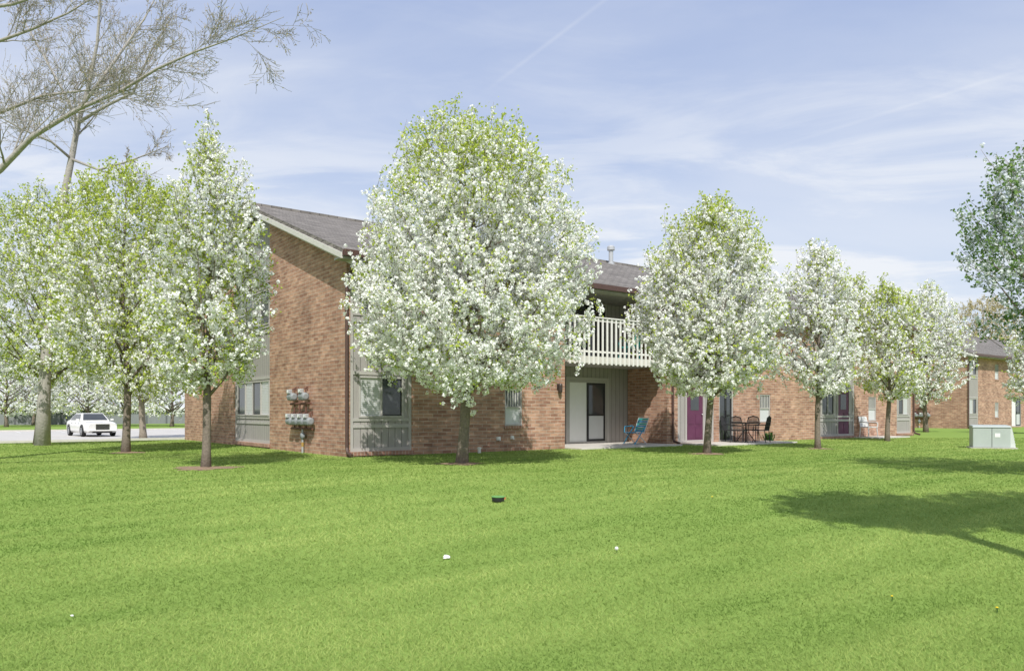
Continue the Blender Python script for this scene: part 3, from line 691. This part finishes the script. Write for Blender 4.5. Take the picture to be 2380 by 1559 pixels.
V[:,0]=np.stack([Xb-bx,Yb-by,Zb],1); V[:,1]=np.stack([Xb+bx,Yb+by,Zb],1); V[:,2]=np.stack([Xb+ln[:,0],Yb+ln[:,1],Zb+h],1)
me=bpy.data.meshes.new('grass'); me.vertices.add(3*n); me.vertices.foreach_set('co',V.ravel()); me.loops.add(3*n); me.loops.foreach_set('vertex_index',np.arange(3*n,dtype=np.int32))
me.polygons.add(n); me.polygons.foreach_set('loop_start',np.arange(0,3*n,3,dtype=np.int32)); me.update(calc_edges=True); me.validate()
a_=me.attributes.new('tint','FLOAT','POINT'); a_.data.foreach_set('value',np.repeat(tint,3).astype(np.float32))
me.materials.append(leaf_mat('grass_blade',(.155,.265,.052),(.46,.55,.175),.35))
gr=bpy.data.objects.new('grass',me); COL.objects.link(gr); tag(gr,'short mown green grass of the lawn','grass',kind='stuff')

# ------------------------------------------------------------------ car
def make_car(loc, rz):
    R=empty('parked_car', loc, rz); tag(R,'white sedan parked on the lot at far left','car')
    secs=[(-2.5,.42,.86,.74),(-2.44,.30,.98,.86),(-2.1,.26,1.03,.92),(-1.2,.22,1.02,.94),(0,.22,1.0,.94),(1.0,.22,.98,.94),(1.9,.24,.93,.92),(2.35,.27,.88,.88),(2.5,.34,.80,.78)]
    mb=MB(); n=10
    for (x,zb,zt,hw) in secs:
        pr=[(-hw*.9,zb),(-hw,zb+.14),(-hw,(zb+zt)/2+.05),(-hw*.965,zt-.1),(-hw*.86,zt-.02),(hw*.86,zt-.02),(hw*.965,zt-.1),(hw,(zb+zt)/2+.05),(hw,zb+.14),(hw*.9,zb)]
        mb.v += [(x,y,z) for y,z in pr]
    for i in range(len(secs)-1):
        for k in range(n):
            k2=(k+1)%n; mb.f.append((i*n+k,i*n+k2,(i+1)*n+k2,(i+1)*n+k)); mb.m.append(0)
    mb.f.append(tuple(range(n))); mb.m.append(0); e=(len(secs)-1)*n; mb.f.append(tuple(e+k for k in reversed(range(n)))); mb.m.append(0)
    body=mb.build('body', MT['carpaint'], R, smooth=True, bevel=.03)
    bf,br,rf_,rr_,bw,rw,zb,zt=1.05,-1.95,.35,-1.15,.84,.62,.95,1.46
    b=[Vector(p) for p in ((bf,-bw,zb),(bf,bw,zb),(br,bw,zb),(br,-bw,zb))]; t=[Vector(p) for p in ((rf_,-rw,zt),(rf_,rw,zt),(rr_,rw,zt),(rr_,-rw,zt))]
    mb=MB(); mb.hexa(b+t); mb.build('cabin', MT['carpaint'], R, bevel=.06, smooth=False)
    def inset(q,u0,u1,v0,v1,off):
        a,bq,c,d=q; nrm=(bq-a).cross(d-a).normalized(); ctr=Vector((-.4,0,1.1))
        if nrm.dot((a+c)/2-ctr)<0: nrm=-nrm
        f=lambda u,v:(a*(1-u)+bq*u)*(1-v)+(d*(1-u)+c*u)*v
        return [f(u0,v0)+nrm*off,f(u1,v0)+nrm*off,f(u1,v1)+nrm*off,f(u0,v1)+nrm*off]
    def pn(name,q,mat):
        m=MB(); m.poly(q); return m.build(name,mat,R)
    pn('windshield',inset([b[0],b[1],t[1],t[0]],.06,.94,.12,.92,.012),MT['glass'])
    pn('rear_window',inset([b[3],b[2],t[2],t[3]],.06,.94,.15,.9,.012),MT['glass'])
    for (i,j) in ((0,3),(1,2)):
        q=[b[i],b[j],t[j],t[i]]
        pn('side_window',inset(q,.10,.46,.14,.88,.012),MT['glass']); pn('side_window',inset(q,.50,.9,.14,.88,.012),MT['glass'])
    for sx in (1.52,-1.5):
        for sy in (-1,1):
            m=MB(); T=Matrix.Translation((sx,sy*.85,.345))@Matrix.Rotation(PI/2,4,'X')
            m.lathe([(.2,-.11),(.32,-.11),(.345,-.07),(.345,.07),(.32,.11),(.2,.11)],20,T); w=m.build('wheel',MT['tyre'],R,smooth=False)
            m=MB(); T=Matrix.Translation((sx,sy*.95,.345))@Matrix.Rotation(-sy*PI/2,4,'X'); m.lathe([(.23,-.02),(.23,.015),(.2,.02),(.16,0),(.06,.03),(.001,.035)],14,T); m.build('rim',MT['chrome'],w)
            m=MB(); pts=[(sx+.4*math.cos(a),sy*.925,.345+.4*math.sin(a)) for a in np.linspace(0,PI,9)]; m.tube(pts,.03,5); m.build('wheel_arch',MT['dark'],R)
    m=MB(); m.box(2.47,2.515,-.36,.36,.44,.76); gq=m.build('grille',MT['dark'],R)
    m=MB()
    for k in range(5): m.box(2.516,2.524,-.34,.34,.475+k*.06,.49+k*.06)
    m.box(2.49,2.528,-.39,-.36,.42,.79); m.box(2.49,2.528,.36,.39,.42,.79); m.box(2.49,2.528,-.36,.36,.76,.79); m.box(2.49,2.528,-.36,.36,.42,.44); m.build('grille_bars',MT['chrome'],gq)
    for sy in (-1,1):
        m=MB(); m.hexa([(2.44,sy*.42,.6),(2.51,sy*.42,.6),(2.44,sy*.74,.6),(2.36,sy*.78,.6),(2.42,sy*.42,.78),(2.5,sy*.42,.77),(2.42,sy*.73,.79),(2.34,sy*.78,.79)]); h=m.build('headlight',MT['lamp'],R)
        m=MB(); m.lathe([(.05,0),(.05,.01),(.001,.012)],10,Matrix.Translation((2.5,sy*.62,.37))@Matrix.Rotation(PI/2,4,'Y')); m.build('fog_lamp',MT['lamp'],R)
        m=MB(); m.box(.78,.95,min(sy*.9,sy*1.08),max(sy*.9,sy*1.08),.98,1.1); m.build('wing_mirror',MT['carpaint'],R,bevel=.03)
    m=MB(); m.box(2.5,2.56,-.8,.8,.36,.43); m.build('bumper',MT['carpaint'],R,bevel=.02)
    m=MB(); m.box(2.3,2.52,-.55,.55,.235,.33); m.build('air_intake',MT['dark'],R)
    for sy in (-1,1):
        for x in (.1,-.85):
            m=MB(); m.box(x-.09,x+.09,sy*.945-.015,sy*.945+.015,.84,.87); m.build('door_handle',MT['chrome'],R)
pc=gp(212,1013); make_car(Vector((pc.x,pc.y,pc.z+.012)), math.radians(-47))

# ------------------------------------------------------------------ furniture
def lawn_chair(loc,rz,label):
    R=empty('folding_lawn_chair',loc,rz); tag(R,label,'chair')
    for sy in (-.26,.26):
        m=MB(); m.tube([(-.28,sy,0),(.22,sy,.40),(.26,sy,.42)],.016,6); m.build('leg',MT['alu'],R)
        m=MB(); m.tube([(.32,sy,0),(-.2,sy,.60),(-.12,sy,.62),(.25,sy,.60),(.27,sy,.40)],.018,6); m.build('armrest',MT['blue'],R)
        m=MB(); m.tube([(-.18,sy*.9,.38),(-.42,sy*.9,.90)],.014,6); m.tube([(.26,sy*.9,.42),(-.2,sy*.9,.38)],.014,6); m.build('side_rail',MT['alu'],R)
    m=MB(); m.tube([(-.28,-.26,0.014),(-.28,.26,0.014)],.014,6); m.tube([(.32,-.26,0.014),(.32,.26,.014)],.014,6); m.tube([(-.42,-.234,.90),(-.42,.234,.90)],.012,6); m.build('cross_bar',MT['alu'],R)
    m=MB()
    for k in range(5):
        x=-.17+k*.088; m.hexa([(x,-.24,.375),(x+.07,-.24,.382),(x+.07,.24,.382),(x,.24,.375),(x,-.24,.395),(x+.07,-.24,.402),(x+.07,.24,.402),(x,.24,.395)])
    for k in range(5):
        y=-.22+k*.09; m.box(-.18,.26,y,y+.06,.403,.41)
    m.build('seat',MT['blue'],R)
    m=MB()
    for k in range(6):
        q=k/6; x=-.2-.215*q; z=.42+.47*q; m.hexa([(x,-.24,z),(x-.01,-.24,z),(x-.01,.24,z),(x,.24,z),(x-.03,-.24,z+.066),(x-.04,-.24,z+.066),(x-.04,.24,z+.066),(x-.03,.24,z+.066)],k%2)
    m.build('backrest',[MT['blue'],MT['teal']],R)
lp=L2W(10.83,.35,.05); lawn_chair(lp, PI+math.radians(38), 'blue folding lawn chair with webbing on the patio under the balcony')
def iron_chair(loc,rz,label,group=None,mat='dark'):
    R=empty('patio_chair',loc,rz); tag(R,label,'chair',group)
    for sy in (-.22,.22):
        m=MB(); m.tube([(.22,sy,0),(.2,sy,.43),(.2,sy,.62),(-.2,sy,.64)],.014,5); m.build('leg',MT[mat],R)
        m=MB(); m.tube([(-.26,sy,0),(-.21,sy,.43),(-.28,sy,.75),(-.30,sy*.8,.9)],.014,5); m.build('leg',MT[mat],R)
    m=MB(); m.box(-.23,.24,-.24,.24,.42,.45); m.build('seat',MT[mat],R,bevel=.01)
    m=MB()
    for k in range(9):
        y=-.18+k*.045; m.tube([(-.215,y,.45),(-.28,y,.75),(-.305,y*.9,.93-.6*y*y)],.011,4)
    m.tube([(-.30,-.2,.88),(-.31,0,.95),(-.30,.2,.88)],.02,5); m.tube([(-.25,-.2,.6),(-.25,.2,.6)],.014,4); m.tube([(-.28,-.2,.74),(-.28,.2,.74)],.014,4); m.build('backrest',MT[mat],R)
    return R
tc=gp(1730,1030)
ls,lw=to_local(tc.x,tc.y)
T=empty('patio_table',L2W(ls,-.85,.05),A0); tag(T,'round black iron patio table by the brick wall','table')
m=MB(); m.lathe([(.5,.68),(.52,.69),(.52,.71),(.5,.72),(.001,.722)],24); m.build('tabletop',MT['dark'],T)
for k in range(4):
    a=k*PI/2+.6; m=MB(); m.tube([(.12*math.cos(a),.12*math.sin(a),.68),(.1*math.cos(a),.1*math.sin(a),.35),(.34*math.cos(a),.34*math.sin(a),0)],.016,5); m.build('leg',MT['dark'],T)
for (a,lb) in ((20,'black iron patio chair at the right of the round table'),(110,'black iron patio chair between the round table and the wall'),(195,'black iron patio chair at the left of the round table'),(285,'black iron patio chair on the lawn side of the round table')):
    q=math.radians(a); c=L2W(ls+.62*math.cos(q), -.85+.55*math.sin(q), .05); iron_chair(c, A0+q+PI, lb)
def plastic_chair(loc,rz,label,mat):
    R=empty('plastic_chair',loc,rz); tag(R,label,'chair')
    for sx in (-.22,.24):
        for sy in (-.23,.23):
            m=MB(); m.tube([(sx*1.15,sy*1.12,0),(sx,sy,.42)],[.018,.028],6); m.build('leg',MT[mat],R)
    m=MB(); m.box(-.25,.27,-.26,.26,.41,.45); m.build('seat',MT[mat],R,bevel=.015)
    m=MB()
    for k in range(6):
        y=-.23+k*.079; m.hexa([(-.26,y,.45),(-.23,y,.45),(-.23,y+.06,.45),(-.26,y+.06,.45),(-.36,y,.84),(-.33,y,.84),(-.33,y+.06,.84),(-.36,y+.06,.84)])
    m.hexa([(-.365,-.25,.80),(-.33,-.25,.80),(-.33,.25,.80),(-.365,.25,.80),(-.385,-.22,.9),(-.35,-.22,.9),(-.35,.22,.9),(-.385,.22,.9)]); m.build('backrest',MT[mat],R)
    for sy in (-.27,.27):
        m=MB(); m.tube([(-.3,sy,.66),(.2,sy,.64),(.26,sy,.6),(.26,sy*.93,.43)],.022,6); m.build('armrest',MT[mat],R)
plastic_chair(L2W(24.75,-.45,.05),A0-PI/2-.3,'white plastic chair by the wall beyond the second purple door','wplastic')
plastic_chair(L2W(10.5,.3,2.9),A0+PI/2+.3,'teal chair standing on the balcony behind the railing','teal')
p=gp(2301,1041); X=empty('utility_box',p,math.radians(-24)); tag(X,'pale grey green electrical transformer box on the lawn at right','utility box')
m=MB(); m.box(-.60,.68,-.46,.5,-.15,.03); m.build('pad',MT['concrete'],X)
m=MB(); m.hexa([(-.52,-.38,.03),(.5,-.38,.03),(.5,.45,.03),(-.52,.45,.03),(-.52,-.38,.66),(.5,-.38,.66),(.5,.45,.66),(-.52,.45,.66)]); m.build('cabinet',MT['xgreen'],X,bevel=.02)
m=MB(); m.hexa([(-.54,-.41,.66),(.53,-.41,.66),(.53,.47,.66),(-.54,.47,.66),(-.52,-.36,.72),(.5,-.36,.72),(.5,.43,.74),(-.52,.43,.74)]); m.build('lid',MT['xgreen'],X,bevel=.015)
m=MB()
m.hexa([(.5,-.34,.04),(.64,-.34,.04),(.64,.41,.04),(.5,.41,.04),(.5,-.34,.65),(.54,-.34,.65),(.54,.41,.65),(.5,.41,.65)]); lo=m.build('side_cover',MT['xlouver'],X)
m=MB()
for k in range(5): m.box(.56,.648-.014*k,-.27,.34,.14+k*.085,.165+k*.085)
m.build('louver',MT['xgreen'],lo)
m=MB(); m.box(.08,.22,-.388,-.381,.36,.48); m.build('warning_label',MT['white'],X)
m=MB(); m.box(-.005,.005,-.388,-.3805,.05,.65); m.build('door_seam',MT['dark'],X)
p=gp(1158,1166); R=empty('small_tub',p,.4); tag(R,'small black round tub with green rim lying on the lawn','tub')
m=MB(); m.lathe([(.07,0),(.085,.02),(.092,.07),(.088,.07),(.078,.02),(.001,.015)],20); m.build('bowl',MT['dark'],R,smooth=False)
m=MB(); m.lathe([(.085,.07),(.096,.07),(.096,.08),(.085,.08)],20); m.build('rim',MT['lime'],R)
m=MB(); m.box(.05,.09,-.06,-.035,.04,.069); m.build('orange_tab',MT['orange'],R)
def scrap(u,v,r,label,seed):
    p=gp(u,v); bm=bmesh.new(); bmesh.ops.create_icosphere(bm,subdivisions=2,radius=r); rg=random.Random(seed)
    for vv in bm.verts: vv.co*=rg.uniform(.65,1.2); vv.co.z*=.5
    me=bpy.data.meshes.new('paper_scrap'); bm.to_mesh(me); bm.free(); me.materials.append(MT['paper']); o=bpy.data.objects.new('paper_scrap',me); COL.objects.link(o); o.location=(p.x,p.y,p.z+.022); tag(o,label,'litter')
scrap(1037,1299,.036,'crumpled white paper scrap on the lawn near the centre',1)
scrap(167,1437,.012,'tiny white paper scrap on the grass at lower left',2)
def dandelion(u,v,label,mat,h,r):
    p=gp(u,v); R=empty('dandelion',p); tag(R,label,'flower')
    m=MB(); m.tube([(0,0,-.01),(.004,.002,h*.5),(.0,.0,h)],.004,5); m.build('stem',MT['leaf_dk'],R)
    bm=bmesh.new(); bmesh.ops.create_icosphere(bm,subdivisions=2,radius=r)
    for vv in bm.verts: vv.co.z=vv.co.z*(.5 if mat=='dandel' else 1)+h
    me=bpy.data.meshes.new('flower_head'); bm.to_mesh(me); bm.free(); me.materials.append(MT[mat]); o=bpy.data.objects.new('flower_head',me); COL.objects.link(o); o.parent=R
dandelion(1433,1288,'white dandelion seed head on the lawn right of the paper scrap','fluff',.06,.019)
dandelion(2073,1396,'yellow dandelion in the lawn at lower right, left of the other one','dandel',.04,.009)
dandelion(2317,1424,'yellow dandelion nearest the lower right corner','dandel',.042,.010)
dandelion(1655,1160,'yellow dandelion in the lawn left of the big shadow','dandel',.04,.013)
p=L2W(17.4,-.4,.0); R=empty('leafy_plant',p); tag(R,'low green clump of long leaves beside the patio table','plant')
rg=np.random.default_rng(9); m=MB()
for i in range(70):
    a=rg.uniform(0,2*PI); l=rg.uniform(.25,.5); o=rg.uniform(.1,.3); b0=Vector((rg.normal()*.07,rg.normal()*.07,0)); d=Vector((math.cos(a),math.sin(a),0)); s=Vector((-d.y,d.x,0))*.018
    m.poly([b0-s,b0+s,b0+d*o*.5+Vector((0,0,l*.7))+s,b0+d*o*.5+Vector((0,0,l*.7))-s]); m.poly([b0+d*o*.5+Vector((0,0,l*.7))-s,b0+d*o*.5+Vector((0,0,l*.7))+s,b0+d*o+Vector((0,0,l*.8))])
m.build('leaves',MT['leaf_dk'],R)

# ------------------------------------------------------------------ light, sky, camera
EL=math.radians(48); sd=Vector((.06,-1,0)).normalized()
sun_dir=Vector((sd.x*math.cos(EL),sd.y*math.cos(EL),math.sin(EL)))
sl=bpy.data.lights.new('sun','SUN'); sl.energy=4.5; sl.angle=math.radians(.5); sl.color=(1,.965,.91)
so=bpy.data.objects.new('sun',sl); COL.objects.link(so); so.rotation_euler=sun_dir.to_track_quat('Z','Y').to_euler(); so.location=(0,-20,30)
W=bpy.data.worlds.new('World'); scn.world=W; W.use_nodes=True; nt=W.node_tree; nt.nodes.clear()
out=nt.nodes.new('ShaderNodeOutputWorld'); bg=nt.nodes.new('ShaderNodeBackground'); bg.inputs['Strength'].default_value=.15
sk=nt.nodes.new('ShaderNodeTexSky'); sk.sky_type='NISHITA'; sk.sun_disc=False; sk.sun_elevation=EL; sk.sun_rotation=math.atan2(sd.x,sd.y); sk.air_density=1; sk.dust_density=1.0; sk.ozone_density=1.5
tcw=nt.nodes.new('ShaderNodeTexCoord'); sp=nt.nodes.new('ShaderNodeSeparateXYZ'); nt.links.new(tcw.outputs['Generated'],sp.inputs[0])
def mth(op,a,b=None):
    n=nt.nodes.new('ShaderNodeMath'); n.operation=op
    for i,x in enumerate((a,b)):
        if x is None: continue
        if isinstance(x,(int,float)): n.inputs[i].default_value=x
        else: nt.links.new(x,n.inputs[i])
    return n.outputs[0]
def smap(x,a,b,c,d):
    n=nt.nodes.new('ShaderNodeMapRange'); n.interpolation_type='SMOOTHSTEP'
    for k,v in (('From Min',a),('From Max',b),('To Min',c),('To Max',d)): n.inputs[k].default_value=v
    nt.links.new(x,n.inputs['Value']); return n.outputs[0]
zz=mth('ADD',mth('MAXIMUM',sp.outputs[2],0.0),.16)
cx=mth('DIVIDE',sp.outputs[0],zz); cy=mth('DIVIDE',sp.outputs[1],zz)
cmb=nt.nodes.new('ShaderNodeCombineXYZ'); nt.links.new(cx,cmb.inputs[0]); nt.links.new(cy,cmb.inputs[1])
def cloud(rot,scl,scale,det,rough,dist,loc=(0,0,0)):
    mp=nt.nodes.new('ShaderNodeMapping'); mp.inputs['Rotation'].default_value=(0,0,rot); mp.inputs['Scale'].default_value=scl; mp.inputs['Location'].default_value=loc; nt.links.new(cmb.outputs[0],mp.inputs[0])
    n1=nt.nodes.new('ShaderNodeTexNoise'); n1.inputs['Scale'].default_value=scale; n1.inputs['Detail'].default_value=det; n1.inputs['Roughness'].default_value=rough; n1.inputs['Distortion'].default_value=dist; nt.links.new(mp.outputs[0],n1.inputs['Vector'])
    return n1.outputs['Fac']
n1=cloud(.35,(.45,1.0,1),.85,9,.54,.5)
n2=cloud(-.35,(.75,1.6,1),1.35,10,.6,.9,(3,1,0))
broad=smap(n1,.36,.66,0,.65); wisps=smap(n2,.43,.65,0,1.0)
left=smap(sp.outputs[0],-.62,.12,1,.3)
low=smap(sp.outputs[2],.0,.46,1,.14)
fac0=mth('ADD',mth('MULTIPLY',broad,mth('ADD',.4,mth('MULTIPLY',left,.6))),mth('MULTIPLY',wisps,mth('MULTIPLY',low,1.1)))
fac0=mth('ADD',fac0,mth('MULTIPLY',mth('MULTIPLY',left,low),.5))
hz=smap(sp.outputs[2],0,.48,.9,.7)
def contrail(p1,p2,wid,amp):
    a=at(*p1,100)-Vector((0,0,CAMZ)); b=at(*p2,100)-Vector((0,0,CAMZ)); a.normalize(); b.normalize(); nn=a.cross(b).normalized(); c=(a+b).normalized(); half=a.dot(c)
    d=nt.nodes.new('ShaderNodeVectorMath'); d.operation='DOT_PRODUCT'; d.inputs[1].default_value=nn; nt.links.new(tcw.outputs['Generated'],d.inputs[0])
    k=mth('MAXIMUM',mth('SUBTRACT',1.0,mth('DIVIDE',mth('ABSOLUTE',d.outputs['Value']),wid)),0.0)
    e=nt.nodes.new('ShaderNodeVectorMath'); e.operation='DOT_PRODUCT'; e.inputs[1].default_value=c; nt.links.new(tcw.outputs['Generated'],e.inputs[0])
    m2=smap(e.outputs['Value'],half-.006,min(.9999,half+.006),0,1)
    return mth('MULTIPLY',mth('MULTIPLY',k,m2),mth('MULTIPLY',n2,amp))
ct=mth('ADD',contrail((1400,5),(1210,150),.0035,.24),contrail((2400,155),(1830,335),.003,.2))
fac=mth('MINIMUM',mth('ADD',fac0,ct),.94)
def wmix(f,a,b):
    n=nt.nodes.new('ShaderNodeMix'); n.data_type='RGBA'; nt.links.new(f,n.inputs[0]); nt.links.new(a,n.inputs[6])
    if isinstance(b,tuple): n.inputs[7].default_value=c4(b)
    else: nt.links.new(b,n.inputs[7])
    return n.outputs[2]
lowc=smap(sp.outputs[2],.0,.48,0,1)
rgb=nt.nodes.new('ShaderNodeRGB'); rgb.outputs[0].default_value=(4.7,5.25,6.1,1)
hcol=wmix(lowc,rgb.outputs[0],(2.8,3.5,5.5))
hazed=wmix(hz,sk.outputs[0],hcol)
col=wmix(fac,hazed,(5.85,6.05,6.4))
nt.links.new(col,bg.inputs[0]); nt.links.new(bg.outputs[0],out.inputs[0])
cam=bpy.data.cameras.new('camera'); cam.lens=27.0; cam.sensor_width=36; cam.shift_y=177.5/2380; cam.clip_end=4000
co=bpy.data.objects.new('camera',cam); COL.objects.link(co); co.location=(0,0,CAMZ); co.rotation_euler=(PI/2,0,0); scn.camera=co
scn.view_settings.view_transform='Standard'; scn.view_settings.look='None'; scn.view_settings.exposure=0
